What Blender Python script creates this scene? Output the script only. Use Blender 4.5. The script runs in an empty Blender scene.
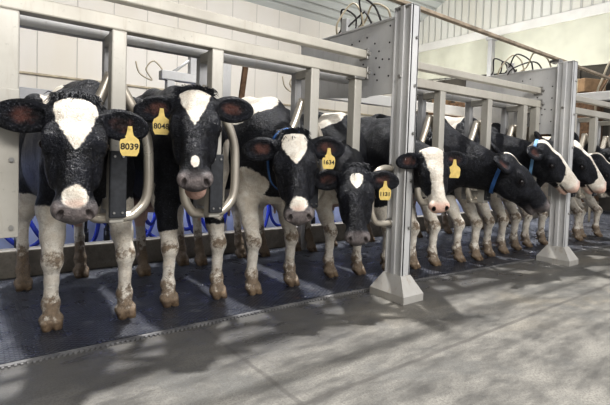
import bpy, bmesh, math, random
import numpy as np
from mathutils import Vector, Matrix

sc = bpy.context.scene
col = sc.collection
random.seed(7)
NP = np.float32

# ------------------------------------------------------------------ helpers
def tag(o, label=None, cat=None, group=None, kind=None):
    if label: o['label'] = label
    if cat: o['category'] = cat
    if group: o['group'] = group
    if kind: o['kind'] = kind
    return o

def empty(name, loc, label=None, cat=None, group=None):
    o = bpy.data.objects.new(name, None)
    o.empty_display_size = .1
    o.location = loc
    col.objects.link(o)
    return tag(o, label, cat, group)

def link(name, me, mat=None, parent=None, loc=None, smooth=False):
    if mat is not None:
        for m in (mat if isinstance(mat, (list, tuple)) else [mat]):
            me.materials.append(m)
    if smooth:
        me.polygons.foreach_set('use_smooth', [True] * len(me.polygons))
    o = bpy.data.objects.new(name, me)
    col.objects.link(o)
    if parent is not None: o.parent = parent
    if loc is not None: o.location = loc
    return o

class MB:
    """collects shapes for ONE mesh object"""
    def __init__(s): s.bm = bmesh.new(); s.smooth = False
    def _mi(s, n0, mi):
        s.bm.faces.ensure_lookup_table()
        for f in s.bm.faces[n0:]: f.material_index = mi
    def box(s, x0, x1, y0, y1, z0, z1, bev=0.0, mi=0, rot=None, cen=None):
        b = bmesh.new()
        r = bmesh.ops.create_cube(b, size=1)
        for v in b.verts:
            v.co = Vector(((x0+x1)/2 + v.co.x*(x1-x0), (y0+y1)/2 + v.co.y*(y1-y0), (z0+z1)/2 + v.co.z*(z1-z0)))
        if bev > 0:
            bmesh.ops.bevel(b, geom=b.edges[:], offset=bev, segments=2, affect='EDGES', profile=.5)
        if rot is not None:
            c = Vector(cen) if cen is not None else Vector(((x0+x1)/2, (y0+y1)/2, (z0+z1)/2))
            for v in b.verts: v.co = rot @ (v.co - c) + c
        s._join(b, mi); return s
    def _join(s, b, mi):
        n0 = len(s.bm.faces)
        mp = {}
        for v in b.verts: mp[v] = s.bm.verts.new(v.co)
        for f in b.faces:
            nf = s.bm.faces.new([mp[v] for v in f.verts]); nf.material_index = mi; nf.smooth = f.smooth
        b.free()
    def tube(s, pts, r, seg=12, mi=0, closed=False, caps=True):
        pts = [Vector(p) for p in pts]
        n = len(pts); rings = []
        rr = r if isinstance(r, (list, tuple)) else [r]*n
        up = None
        for i, p in enumerate(pts):
            if closed: t = (pts[(i+1) % n] - pts[i-1]).normalized()
            else: t = (pts[min(i+1, n-1)] - pts[max(i-1, 0)]).normalized()
            if up is None:
                up = Vector((0, 0, 1)) if abs(t.z) < .9 else Vector((1, 0, 0))
            a = (up - t*up.dot(t)).normalized(); b = t.cross(a); up = a
            rings.append([s.bm.verts.new(p + (a*math.cos(2*math.pi*k/seg) + b*math.sin(2*math.pi*k/seg))*rr[i]) for k in range(seg)])
        for i in range(n if closed else n-1):
            A, B = rings[i], rings[(i+1) % n]
            for k in range(seg):
                f = s.bm.faces.new((A[k], A[(k+1) % seg], B[(k+1) % seg], B[k])); f.smooth = True; f.material_index = mi
        if caps and not closed:
            s.bm.faces.new(rings[0][::-1]).material_index = mi
            s.bm.faces.new(rings[-1]).material_index = mi
        return s
    def disc(s, c, n, r, th, seg=10, mi=0):
        n = Vector(n).normalized(); c = Vector(c)
        return s.tube([c - n*th*.5, c + n*th*.5], r, seg, mi)
    def prism(s, poly, d0, d1, axis='y', mi=0):
        def P(a, b, d):
            return {'y': (a, d, b), 'x': (d, a, b), 'z': (a, b, d)}[axis]
        A = [s.bm.verts.new(P(a, b, d0)) for a, b in poly]; B = [s.bm.verts.new(P(a, b, d1)) for a, b in poly]
        s.bm.faces.new(A).material_index = mi; s.bm.faces.new(B[::-1]).material_index = mi
        n = len(poly)
        for i in range(n):
            s.bm.faces.new((A[i], B[i], B[(i+1) % n], A[(i+1) % n])).material_index = mi
        return s
    def build(s, name, mat, parent=None, loc=None):
        bmesh.ops.recalc_face_normals(s.bm, faces=s.bm.faces[:])
        me = bpy.data.meshes.new(name); s.bm.to_mesh(me); s.bm.free()
        return link(name, me, mat, parent, loc)

def smooth_path(pts, n=8, closed=False):
    P = [Vector(p) for p in pts]; out = []
    N = len(P)
    rng = range(N if closed else N-1)
    for i in rng:
        if closed: a, b, c, d = P[i-1], P[i], P[(i+1) % N], P[(i+2) % N]
        else: a, b, c, d = P[max(i-1, 0)], P[i], P[i+1], P[min(i+2, N-1)]
        for k in range(n):
            t = k/n
            out.append(.5*((2*b) + (c-a)*t + (2*a-5*b+4*c-d)*t*t + (3*b-a-3*c+d)*t**3))
    if not closed: out.append(P[-1])
    return out

# ------------------------------------------------------------------ materials
class NT:
    def __init__(s, name):
        s.m = bpy.data.materials.new(name); s.m.use_nodes = True
        s.t = s.m.node_tree; s.t.nodes.clear()
        s.out = s.n('ShaderNodeOutputMaterial'); s.b = s.n('ShaderNodeBsdfPrincipled')
        s.l(s.b.outputs[0], s.out.inputs[0])
    def n(s, k, **kw):
        nd = s.t.nodes.new(k)
        for a, b in kw.items(): setattr(nd, a, b)
        return nd
    def l(s, a, b): s.t.links.new(a, b)
    def setv(s, nd, i, v):
        if isinstance(v, bpy.types.NodeSocket): s.l(v, nd.inputs[i])
        elif v is not None: nd.inputs[i].default_value = v
    def coord(s, kind='Object', scale=None):
        tc = s.n('ShaderNodeTexCoord'); o = tc.outputs[kind]
        if scale:
            mp = s.n('ShaderNodeMapping'); mp.inputs['Scale'].default_value = scale; s.l(o, mp.inputs[0]); o = mp.outputs[0]
        return o
    def pos(s, scale=None):
        g = s.n('ShaderNodeNewGeometry'); o = g.outputs['Position']
        if scale:
            mp = s.n('ShaderNodeMapping'); mp.inputs['Scale'].default_value = scale; s.l(o, mp.inputs[0]); o = mp.outputs[0]
        return o
    def noise(s, sc_, co, det=3, rough=.55, dist=0):
        nd = s.n('ShaderNodeTexNoise'); nd.inputs['Scale'].default_value = sc_; nd.inputs['Detail'].default_value = det
        nd.inputs['Roughness'].default_value = rough; nd.inputs['Distortion'].default_value = dist
        s.l(co, nd.inputs['Vector']); return nd.outputs['Fac']
    def ramp(s, f, a, b, lo=0., hi=1.):
        nd = s.n('ShaderNodeMapRange'); nd.interpolation_type = 'SMOOTHSTEP'
        s.setv(nd, 0, f); s.setv(nd, 1, a); s.setv(nd, 2, b); s.setv(nd, 3, lo); s.setv(nd, 4, hi); return nd.outputs[0]
    def mix(s, f, a, b, mode='MIX'):
        nd = s.n('ShaderNodeMix', data_type='RGBA', blend_type=mode)
        s.setv(nd, 0, f)
        for i, v in ((6, a), (7, b)):
            if isinstance(v, (tuple, list)): v = (*v[:3], 1)
            s.setv(nd, i, v)
        return nd.outputs[2]
    def math(s, op, a, b=None, clamp=False):
        nd = s.n('ShaderNodeMath', operation=op); nd.use_clamp = clamp
        s.setv(nd, 0, a); s.setv(nd, 1, b); return nd.outputs[0]
    def bump(s, h, st=.3, d=.01):
        nd = s.n('ShaderNodeBump'); nd.inputs['Strength'].default_value = st; nd.inputs['Distance'].default_value = d
        s.l(h, nd.inputs['Height']); s.l(nd.outputs[0], s.b.inputs['Normal'])
    def fin(s, c=None, rough=None, metal=None, **kw):
        if c is not None:
            if isinstance(c, (tuple, list)): c = (*c[:3], 1)
            s.setv(s.b, 'Base Color', c)
        s.setv(s.b, 'Roughness', rough); s.setv(s.b, 'Metallic', metal)
        for k, v in kw.items(): s.setv(s.b, k.replace('_', ' '), v)
        return s.m

def m_simple(name, c, rough=.5, metal=0., var=.15, ns=8., **kw):
    t = NT(name); co = t.pos()
    f = t.noise(ns, co)
    c2 = tuple(x*(1-var*2) for x in c)
    return t.fin(t.mix(t.ramp(f, .3, .7), c, c2), rough, metal, **kw)

def m_steel(name, c, c2, rough=.42, metal=.55, stain=(.30, .24, .17), st=.35):
    t = NT(name); co = t.pos()
    big = t.noise(2.2, co, 4); fine = t.noise(38, co, 4, .7); streak = t.noise(9, t.pos((3, 3, .35)), 5, .7)
    b = t.mix(t.ramp(big, .3, .7), c, c2)
    b = t.mix(t.ramp(streak, .52, .8, 0, st), b, stain)
    b = t.mix(t.ramp(fine, .62, .72, 0, .35), b, tuple(x*.45 for x in c2))
    t.bump(fine, .12, .003)
    return t.fin(b, t.ramp(big, .2, .8, rough-.1, rough+.12), metal)

M = {}
M['beam'] = m_steel('painted_steel_beam', (.54, .515, .455), (.44, .415, .365), .48, .15)
M['post'] = m_steel('brushed_post_steel', (.54, .52, .47), (.43, .41, .365), .45, .2)
M['hoop'] = m_steel('scuffed_stainless_tube', (.72, .67, .58), (.52, .47, .40), .33, .55)
M['galv'] = m_steel('galvanised_steel', (.68, .675, .66), (.55, .55, .55), .45, .2, (.38, .34, .29), .3)
M['rear'] = m_steel('bluish_galvanised_steel', (.50, .50, .50), (.40, .40, .41), .4, .25)
M['base'] = m_steel('zinc_column_foot', (.62, .61, .58), (.5, .48, .44), .45, .3, (.33, .24, .15), .7)
M['rubber'] = m_simple('black_rubber_pad', (.045, .048, .055), .6, 0, .2, 30)
M['conduit'] = m_simple('weathered_brown_conduit', (.40, .33, .25), .55, .1, .2, 9)
M['dark'] = m_simple('dark_hole', (.03, .028, .03), .8)
M['bolt'] = m_simple('zinc_bolt', (.45, .44, .42), .35, .8)
M['rust'] = m_simple('rusty_steel', (.20, .12, .07), .8, .1, .3, 14)
M['yellow'] = m_simple('yellow_tag_plastic', (.74, .57, .20), .5, 0, .08, 40)
M['ink'] = m_simple('black_tag_ink', (.02, .015, .015), .6)
M['eye'] = m_simple('wet_dark_eye', (.012, .009, .010), .06)
M['horn'] = m_simple('fur_tuft_dark', (.018, .020, .027), .5, 0, .3, 60)
M['tuftw'] = m_simple('fur_tuft_cream', (.80, .74, .62), .6, 0, .2, 60)
M['collar'] = m_simple('blue_collar_webbing', (.05, .16, .42), .6, 0, .15, 60)
M['collar2'] = m_simple('pale_blue_collar_tag', (.22, .42, .66), .5)
M['hose'] = m_simple('blue_milk_hose', (.05, .09, .62), .25, 0, .15, 5)
M['blackhose'] = m_simple('black_liner_rubber', (.02, .022, .03), .35)
M['stain'] = m_simple('polished_stainless', (.7, .72, .76), .18, .95, .05)
M['splash'] = m_simple('pale_blue_splash_panel', (.60, .66, .88), .3, .1, .25, 1.8)
M['cable'] = m_simple('dark_cable', (.05, .045, .045), .6)
M['cablel'] = m_simple('pale_conduit', (.55, .48, .36), .55)
M['cream'] = m_simple('cream_curtain_fabric', (.70, .70, .60), .7, 0, .10, .9)
M['white'] = m_simple('white_painted_steel', (.80, .79, .76), .45, 0, .05, 2)
M['brown'] = m_simple('cardboard_brown', (.33, .22, .13), .8)
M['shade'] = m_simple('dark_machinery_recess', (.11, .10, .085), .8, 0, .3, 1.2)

def m_panel(name, c, axis, pitch, width=.06, depth=.4, stainc=(.62, .56, .44)):
    t = NT(name); g = t.pos(); sp = t.n('ShaderNodeSeparateXYZ'); t.l(g, sp.inputs[0])
    x = sp.outputs[axis]
    fr = t.math('FRACT', t.math('DIVIDE', x, pitch))
    ed = t.math('ABSOLUTE', t.math('SUBTRACT', fr, .5))
    rib = t.ramp(ed, width*.3, width)
    nz = t.noise(.9, t.pos((1, 1, .4)), 4)
    b = t.mix(t.ramp(nz, .35, .75, 0, .35), c, stainc)
    b = t.mix(rib, tuple(q*.74 for q in c), b)
    t.bump(rib, depth, .03)
    return t.fin(b, .45)
M['wallp'] = m_panel('cream_wall_panels', (.72, .69, .645), 0, .80, .02)
M['wallrib'] = m_panel('ribbed_end_wall_panels', (.74, .74, .70), 1, .26, .14, .8)
M['ceilrib'] = m_panel('ribbed_white_ceiling', (.60, .625, .615), 1, .30, .16, .9, (.5, .53, .52))

def m_floor():
    t = NT('wet_worn_concrete'); g = t.pos(); sp = t.n('ShaderNodeSeparateXYZ'); t.l(g, sp.inputs[0])
    big = t.noise(.85, t.pos((.7, 1.3, 1)), 5, .6, .6); mid = t.noise(4.5, t.pos((.55, 1.5, 1)), 6, .68); fine = t.noise(90, g, 3, .7); gr = t.noise(260, g, 2)
    b = t.mix(t.ramp(mid, .30, .72), (.085, .083, .079), (.225, .215, .192))
    b = t.mix(t.ramp(big, .50, .68, 0, .55), b, (.27, .24, .19))
    b = t.mix(t.ramp(t.noise(1.7, g, 5, .6, .4), .52, .66, 0, .7), b, (.115, .115, .11))
    b = t.mix(t.ramp(fine, .46, .62, 0, .6), b, (.09, .085, .075))
    b = t.mix(t.ramp(gr, .64, .72, 0, .7), b, (.42, .41, .38))
    # cast joints
    def joint(o, at, w):
        d = t.math('ABSOLUTE', t.math('SUBTRACT', t.math('ADD', o, t.math('MULTIPLY', t.noise(6, g), .02)), at)); return t.ramp(d, w*.4, w, 1, 0)
    j = t.math('MAXIMUM', joint(sp.outputs[1], 1.46, .02), t.math('MAXIMUM', joint(sp.outputs[0], 1.15, .018), joint(sp.outputs[0], 5.9, .02)))
    b = t.mix(t.math('MULTIPLY', j, .55), b, (.07, .065, .06))
    # the strip next to the mat is wetter and darker
    wet = t.ramp(t.math('ADD', sp.outputs[1], t.math('MULTIPLY', t.noise(1.6, t.pos((.6, 1, 1)), 4), 1.2)), 2.35, 2.95)
    b = t.mix(t.math('MULTIPLY', wet, .62), b, (.08, .08, .082))
    rough = t.math('SUBTRACT', t.ramp(mid, .25, .7, .30, .60), t.math('MULTIPLY', wet, .14))
    h = t.math('ADD', t.math('MULTIPLY', fine, .5), t.math('MULTIPLY', mid, .8)); t.bump(h, .22, .006)
    return t.fin(b, rough)
M['floor'] = m_floor()

def m_mat():
    t = NT('ribbed_rubber_matting'); g = t.pos(); sp = t.n('ShaderNodeSeparateXYZ'); t.l(g, sp.inputs[0])
    sx = t.math('SINE', t.math('MULTIPLY', sp.outputs[0], 2*math.pi/.042)); sy = t.math('SINE', t.math('MULTIPLY', sp.outputs[1], 2*math.pi/.030))
    pat = t.math('MULTIPLY', sx, sy)
    big = t.noise(1.3, g, 4); mid = t.noise(6, g, 5, .65)
    b = t.mix(t.ramp(big, .3, .7), (.012, .015, .026), (.034, .037, .048))
    b = t.mix(t.ramp(pat, .1, .7, 0, .55), b, (.12, .125, .135))
    b = t.mix(t.ramp(mid, .54, .72, 0, .6), b, (.16, .165, .175))
    b = t.mix(t.ramp(t.noise(2.1, g, 3), .66, .76, 0, .5), b, (.26, .13, .07))
    t.bump(t.ramp(pat, -.2, .5), .6, .006)
    return t.fin(b, t.ramp(mid, .3, .7, .22, .48))
M['mat'] = m_mat()

def m_conc(name, c, c2):
    t = NT(name); g = t.pos(); a = t.noise(5, g, 6, .7); f = t.noise(60, g, 3)
    b = t.mix(t.ramp(a, .3, .7), c, c2); b = t.mix(t.ramp(f, .55, .75, 0, .4), b, tuple(x*.4 for x in c2))
    t.bump(a, .35, .01); return t.fin(b, .7)
M['curb'] = m_conc('rough_concrete_curb', (.34, .31, .26), (.20, .18, .15))
M['edge'] = m_conc('pale_worn_mat_edge', (.22, .215, .21), (.09, .09, .095))

def m_fur():
    t = NT('holstein_coat')
    a1 = t.n('ShaderNodeAttribute'); a1.attribute_name = 'coat'
    a2 = t.n('ShaderNodeAttribute'); a2.attribute_name = 'marks'
    s1 = t.n('ShaderNodeSeparateXYZ'); t.l(a1.outputs['Vector'], s1.inputs[0])
    s2 = t.n('ShaderNodeSeparateXYZ'); t.l(a2.outputs['Vector'], s2.inputs[0])
    co = t.coord('Object')
    hair = t.noise(52, co, 3, .75, 1.5); mid = t.noise(13, co, 5, .65, .5); big = t.noise(3.2, co, 4)
    blk = t.mix(t.ramp(mid, .35, .70), (.0022, .0025, .004), (.010, .011, .017))
    blk = t.mix(t.ramp(hair, .54, .66, 0, .65), blk, (.030, .033, .045)); blk = t.mix(t.ramp(t.noise(105, co, 2, .6), .60, .70, 0, .6), blk, (.10, .105, .125))  # pale bluish specks paint hair highlights into the black coat colour
    wht = t.mix(t.ramp(mid, .3, .7), (.90, .86, .78), (.72, .65, .55))
    wht = t.mix(t.ramp(hair, .45, .75, 0, .35), wht, (.40, .33, .25)); wht = t.mix(t.ramp(t.noise(150, co, 2, .6), .55, .7, 0, .4), wht, (.40, .34, .27))
    sd = t.math('ADD', s1.outputs[0], t.math('MULTIPLY', t.math('SUBTRACT', t.noise(28, co, 3, .7), .5), .030))
    b = t.mix(t.ramp(sd, -.004, .006), blk, wht)
    b = t.mix(t.math('MULTIPLY', s1.outputs[1], t.ramp(mid, .2, .8, .75, 1.)), b, (.72, .47, .38))          # bare pink skin
    dn = t.ramp(t.math('ADD', t.noise(17, co, 5, .75), t.math('MULTIPLY', t.math('SUBTRACT', s1.outputs[2], .5), .9)), .48, .66)
    dn = t.math('MULTIPLY', dn, t.ramp(s1.outputs[2], 0., .12))
    b = t.mix(t.math('MULTIPLY', dn, .85), b, t.mix(t.ramp(hair, .3, .7), (.24, .16, .09), (.11, .07, .04)))
    b = t.mix(s2.outputs[0], b, t.mix(t.ramp(mid, .35, .65), (.012, .007, .007), (.13, .055, .042)))         # inner ear
    b = t.mix(s2.outputs[1], b, (.010, .008, .009))                                                         # nostril, lid, mouth
    b = t.mix(s2.outputs[2], b, t.mix(t.ramp(mid, .3, .7), (.26, .19, .12), (.09, .06, .04)))               # hoof horn
    grey = a2.outputs['Alpha']
    b = t.mix(grey, b, t.mix(t.ramp(mid, .3, .7), (.15, .135, .135), (.28, .24, .23)))
    t.bump(t.math('ADD', hair, t.math('MULTIPLY', mid, 1.5)), .75, .016)
    t.fin(b, .40); t.b.inputs['Specular IOR Level'].default_value = .30
    t.b.inputs['Sheen Weight'].default_value = .0; t.b.inputs['Sheen Roughness'].default_value = .4
    t.b.inputs['Sheen Tint'].default_value = (.75, .82, 1, 1)
    return t.m
M['fur'] = m_fur()

# ------------------------------------------------------------------ implicit-surface modeller
class Field:
    def __init__(s, xs, ys, zs):
        s.a = [np.asarray(q, NP) for q in (xs, ys, zs)]
        s.D = np.full([len(q) for q in s.a], .5, NP)
    def _win(s, lo, hi):
        sl = []
        for q, l, h in zip(s.a, lo, hi):
            i = max(0, int(np.searchsorted(q, l))-1); j = min(len(q), int(np.searchsorted(q, h))+1)
            sl.append(slice(i, max(j, i+1)))
        return tuple(sl)
    def _P(s, sl):
        return np.stack(np.meshgrid(*[q[w] for q, w in zip(s.a, sl)], indexing='ij'), -1)
    def put(s, fn, lo, hi, k=.03, sub=False):
        m = k + .03
        sl = s._win(np.asarray(lo)-m, np.asarray(hi)+m)
        d = fn(s._P(sl)).astype(NP); D = s.D[sl]
        if sub:
            d = -d; h = np.clip(k - np.abs(D-d), 0, None)/k
            s.D[sl] = np.maximum(D, d) + h*h*k*.25
        else:
            h = np.clip(k - np.abs(D-d), 0, None)/k
            s.D[sl] = np.minimum(D, d) - h*h*k*.25
    def ell(s, c, r, R=None, k=.03, sub=False):
        c = np.asarray(c, NP); r = np.asarray(r, NP)
        R = np.eye(3) if R is None else R           # columns are the axes
        ext = np.abs(R) @ r
        def fn(P):
            q = (P - c) @ R.astype(NP)
            k0 = np.sqrt(((q/r)**2).sum(-1)) + 1e-9; k1 = np.sqrt(((q/(r*r))**2).sum(-1)) + 1e-9
            return k0*(k0-1)/k1
        s.put(fn, c-ext, c+ext, k, sub)
    def cone(s, a, b, ra, rb, k=.03, sub=False, sq=None):
        a = np.asarray(a, NP); b = np.asarray(b, NP); ba = b-a; L = float(ba@ba)+1e-9
        ax, sf = (None, 1) if sq is None else (np.asarray(sq[0], NP), sq[1])
        def fn(P):
            pa = P-a; h = np.clip(pa@ba/L, 0, 1); q = pa - h[..., None]*ba
            if ax is not None:
                t = q@ax; q = q + (t*(1/sf-1))[..., None]*ax
            return (np.sqrt((q*q).sum(-1)) - (ra+(rb-ra)*h))*min(1, sf)
        r = max(ra, rb)*max(1, sf)
        s.put(fn, np.minimum(a, b)-r, np.maximum(a, b)+r, k, sub)
    def chain(s, pts, rs, k=.03):
        for i in range(len(pts)-1): s.cone(pts[i], pts[i+1], rs[i], rs[i+1], k)
    def mesh(s):
        D = s.D; xs, ys, zs = s.a; S = D < 0
        nx, ny, nz = D.shape
        cnt = np.zeros((nx-1, ny-1, nz-1), np.int8)
        offs = [(i, j, k) for i in (0, 1) for j in (0, 1) for k in (0, 1)]
        for i, j, k in offs: cnt += S[i:nx-1+i, j:ny-1+j, k:nz-1+k]
        I, J, K = np.nonzero((cnt > 0) & (cnt < 8))
        idx = np.full(cnt.shape, -1, np.int64); idx[I, J, K] = np.arange(len(I))
        acc = np.zeros((len(I), 3)); n = np.zeros(len(I))
        for a in offs:
            for ax in range(3):
                if a[ax]: continue
                b = list(a); b[ax] = 1
                da = D[I+a[0], J+a[1], K+a[2]]; db = D[I+b[0], J+b[1], K+b[2]]
                m = (da < 0) != (db < 0)
                t = np.where(m, da/(da-db+1e-20), 0)
                pa = np.stack([xs[I+a[0]], ys[J+a[1]], zs[K+a[2]]], 1); pb = np.stack([xs[I+b[0]], ys[J+b[1]], zs[K+b[2]]], 1)
                acc += np.where(m[:, None], pa+(pb-pa)*t[:, None], 0); n += m
        V = acc/n[:, None]
        Q = []
        for ax in range(3):
            sl0 = [slice(1, -1)]*3; sl0[ax] = slice(0, -1); sl1 = [slice(1, -1)]*3; sl1[ax] = slice(1, None)
            A, B = S[tuple(sl0)], S[tuple(sl1)]
            e = np.nonzero(A != B); g = [e[0], e[1], e[2]]
            for q in range(3):
                if q != ax: g[q] = g[q]+1
            u, v = (ax+1) % 3, (ax+2) % 3
            def cell(du, dv):
                c = [g[0].copy(), g[1].copy(), g[2].copy()]; c[u] = c[u]-du; c[v] = c[v]-dv
                return idx[c[0], c[1], c[2]]
            q4 = np.stack([cell(1, 1), cell(0, 1), cell(0, 0), cell(1, 0)], 1)
            fl = ~A[e]
            q4[fl] = q4[fl][:, ::-1]
            Q.append(q4)
        return V, np.concatenate(Q)

def axis_samples(lo, hi, coarse, fine_ranges):
    out = [lo]
    while out[-1] < hi:
        x = out[-1]; st = coarse
        for a, b, f in fine_ranges:
            if a - .02 <= x <= b + .02: st = min(st, f)
            elif x < a: st = min(st, max(f, (a - x)*.5 + f))
        out.append(x+st)
    return np.array(out)

def nrm(v): v = np.asarray(v, float); return v/np.linalg.norm(v)

def vnoise(P, f, seed=0):
    r = np.random.RandomState(seed); o = np.zeros(len(P))
    for k in range(6):
        d = r.normal(size=3); d /= np.linalg.norm(d)
        o += np.sin(P@d*f*(1+.35*k) + r.uniform(0, 6.28) + 1.3*np.sin(P@np.roll(d, 1)*f*.7 + k))
    return o/6

def tag_text(txt, size, parent, mat, M4):
    cu = bpy.data.curves.new('tag_number', 'FONT'); cu.body = txt; cu.size = size*1.15; cu.extrude = .0006; cu.offset = .0009
    cu.align_x = 'CENTER'; cu.align_y = 'CENTER'
    tmp = bpy.data.objects.new('tmp', cu); col.objects.link(tmp)
    dg = bpy.context.evaluated_depsgraph_get()
    me = bpy.data.meshes.new_from_object(tmp.evaluated_get(dg))
    bpy.data.objects.remove(tmp)
    me.transform(M4)
    me.materials.clear()
    return link('tag_number', me, mat, parent)

def frame4(o, x, y, z):
    m = Matrix.Identity(4)
    for i, a in enumerate((x, y, z)):
        for j in range(3): m[j][i] = a[j]
    for j in range(3): m[j][3] = o[j]
    return m

CAMP = np.array([0, 0, 1.05])

def make_cow(label, xc, poll, muzzle, hint, feet, rear, blaze, patches=(), yf=2.90, hs=1.0, res=(.0075, .013), nose='grey', nosew=None,
             ears=((-.1, 1, 0), (-.1, 1, 0)), eartag=None, tagtext='', collar=None, jaw=0., legblack=(), tuft=None, white_belly=.80, earw=1., body_white=False, seed=1, wmuz=None, tail=True, chest=0.0, facecam=True, neckw=1.05):
    """world positions in; cow stands facing -Y.  ears: (u,v,w) direction for the cow's right (-v) and left (+v) ear"""
    root = empty('cow', (xc, yf, 0), label, 'cow', 'holstein cows in the milking stalls')
    O = np.array([xc, yf, 0.])
    poll = np.array(poll)-O; muzzle = np.array(muzzle)-O
    u = nrm(muzzle-poll); S = np.linalg.norm(muzzle-poll)/.545
    w = np.asarray(hint, float); w = nrm(w - u*(w@u)); v = np.cross(w, u)
    RH = np.stack([u, v, w], 1)
    ears = [tuple(e[:3]) + ((toC(poll+O) + np.array([0, 0, .15]),) if facecam else ()) for e in ears]
    HP = lambda a, b, c: poll + S*(u*a + v*b + w*c)
    hb = np.array([HP(a, b, c) for a in (-.06, .62) for b in (-.38, .38) for c in (-.27, .10)])
    lo, hi = hb.min(0), hb.max(0)
    fh, cz = res
    fx = sorted([min(feet[0][0], feet[1][0])-xc-.08, max(feet[0][0], feet[1][0])-xc+.08])
    X = axis_samples(min(-.42, lo[0]-.06, fx[0]), max(.42, hi[0]+.06, fx[1]), cz, [(lo[0], hi[0], fh), (fx[0], fx[1], cz*.8)])
    Y = axis_samples(lo[1]-.06, 1.55, cz*1.3, [(lo[1], hi[1], fh), (-.15, .15, cz*.8), (.85, 1.15, cz*.8)])
    Z = axis_samples(-.03, 1.72*hs, cz*1.1, [(lo[2], hi[2], fh), (-.03, .16, cz*.65)])
    F = Field(X, Y, Z)
    h = hs
    # ---- trunk
    F.ell((0, .50, 1.06*h), (.285, .66, .40*h), k=.05)
    F.ell((0, .78, .98*h), (.30, .50, .37*h), k=.08)
    F.ell((0, .12+chest, 1.05*h), (.22, .26, .38*h), k=.08)
    for q in (-1, 1):
        F.ell((q*.155, .12+chest, 1.12*h), (.085, .17, .30*h), k=.07)
        F.ell((q*.19, 1.17, 1.00*h), (.10, .20, .36*h), k=.08)
        F.ell((q*.20, .98, 1.40*h), (.08, .12, .075), k=.10)
        F.ell((q*.13, 1.38, 1.36*h), (.05, .06, .05), k=.08)
    F.chain([(0, .10, 1.42*h), (0, .45, 1.43*h), (0, .95, 1.46*h), (0, 1.30, 1.42*h)], [.075, .07, .075, .09], k=.10)
    F.ell((0, 1.15, 1.22*h), (.25, .26, .27*h), k=.08)
    F.ell((0, .0+chest, .84*h), (.13, .14, .17), k=.09)
    F.ell((0, .98, .66*h), (.17, .20, .15), k=.06)
    for q in (-1, 1):
        for yy in (.90, 1.02): F.cone((q*.07, yy, .56*h), (q*.07, yy, .47*h), .016, .013, k=.02)
    if tail:
        F.chain([(0, 1.40, 1.44*h), (0.01, 1.47, 1.25*h), (.02, 1.47, .95*h), (.02, 1.46, .70)], [.035, .025, .018, .016], k=.03)
        F.cone((.02, 1.46, .70), (.02, 1.45, .50), .022, .03, k=.03)
    # ---- front legs
    for i, q in enumerate((-1, 1)):
        fxx, fyy = feet[i][0]-xc, feet[i][1]-yf
        sh = np.array([q*.155, .10+chest, .90*h]); el = np.array([q*.17*.5+fxx*.5, .13*.5+fyy*.5+.07, .70*h])
        kn = np.array([fxx*.97+q*.003, fyy-.005, .405]); fe = np.array([fxx, fyy+.012, .15]); pa = np.array([fxx, fyy-.015, .085])
        F.chain([sh, el], [.115, .088], k=.07)
        F.chain([el, el*.45+kn*.55, kn], [.088, .062, .052], k=.035)
        F.ell(kn+[0, -.008, .0], (.054, .054, .068), k=.03)
        F.chain([kn, kn*.5+fe*.5, fe], [.050, .037, .042], k=.02)
        F.ell(fe, (.050, .048, .045), k=.02)
        F.chain([fe, pa], [.043, .044], k=.02)
        for r in (-1, 1):
            F.cone(pa+[r*.026, .0, -.025], (fxx+r*.028, fyy-.062, .022), .040, .026, k=.010)
            F.cone((fxx+r*.024, fyy+.045, .085), (fxx+r*.024, fyy+.05, .075), .013, .010, k=.012)
    # ---- rear legs
    for i, q in enumerate((-1, 1)):
        fxx, fyy = rear[i][0]-xc, rear[i][1]-yf
        hip = np.array([q*.18, 1.15, 1.0*h]); st = np.array([q*.20, .98, .80*h]); hk = np.array([fxx, fyy+.12, .50]); fe = np.array([fxx, fyy+.03, .15]); pa = np.array([fxx, fyy-.01, .085])
        F.chain([hip, st], [.17, .12], k=.06)
        F.chain([st, st*.35+hk*.65, hk], [.12, .068, .050], k=.05)
        F.ell(hk+[0, .015, .01], (.042, .06, .065), k=.03)
        F.chain([hk, hk*.5+fe*.5, fe], [.046, .038, .042], k=.02)
        F.ell(fe, (.048, .048, .045), k=.02)
        F.chain([fe, pa], [.042, .043], k=.02)
        for r in (-1, 1):
            F.cone(pa+[r*.025, .0, -.025], (fxx+r*.027, fyy-.055, .022), .038, .026, k=.010)
    # ---- neck
    nb = HP(.12, 0, -.16); nt = HP(.04, 0, -.10)
    n0 = np.array([0, .08+chest, 1.12*h]); n0t = np.array([0, .12+chest, 1.30*h]); n0b = np.array([0, .02+chest, .92*h])
    mid = (n0+nb)/2 + np.array([0, 0, -.01])
    F.cone(n0, mid, .19*neckw, .145*neckw, k=.08, sq=(np.array([1., 0, 0]), .85))
    F.cone(mid, nb, .145*neckw, .105*neckw, k=.06)
    F.cone(n0t, nt, .115, .075, k=.09)
    F.cone(n0b, HP(.20, 0, -.19), .12, .055, k=.09)
    # ---- head
    def E(a, b, c, r, k=.03, sub=False, R=RH): F.ell(HP(a, b, c), np.array(r)*S, R, k*S, sub)
    def C(p, q, ra, rb, k=.03, sub=False, sq=None): F.cone(HP(*p), HP(*q), ra*S, rb*S, k*S, sub, sq)
    E(.06, 0, -.075, (.085, .100, .085), .05)
    E(.03, 0, -.035, (.055, .086, .045), .04)
    E(.15, 0, -.055, (.13, .118, .070), .04)
    for q in (-1, 1):
        E(.165, q*.102, -.034, (.045, .026, .030), .03)
        E(.21, q*.072, -.135, (.135, .044, .098), .05)
        E(.27, q*.084, -.088, (.11, .024, .034), .035)
        E(.05, q*.085, -.06, (.04, .03, .035), .04)
    C((.18, 0, -.065), (.44, 0, -.062), .086, .066, .04)
    C((.20, 0, -.02), (.42, 0, -.022), .048, .036, .04)
    E(.480, 0, -.058, (.068, .084, .062), .035)
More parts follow.
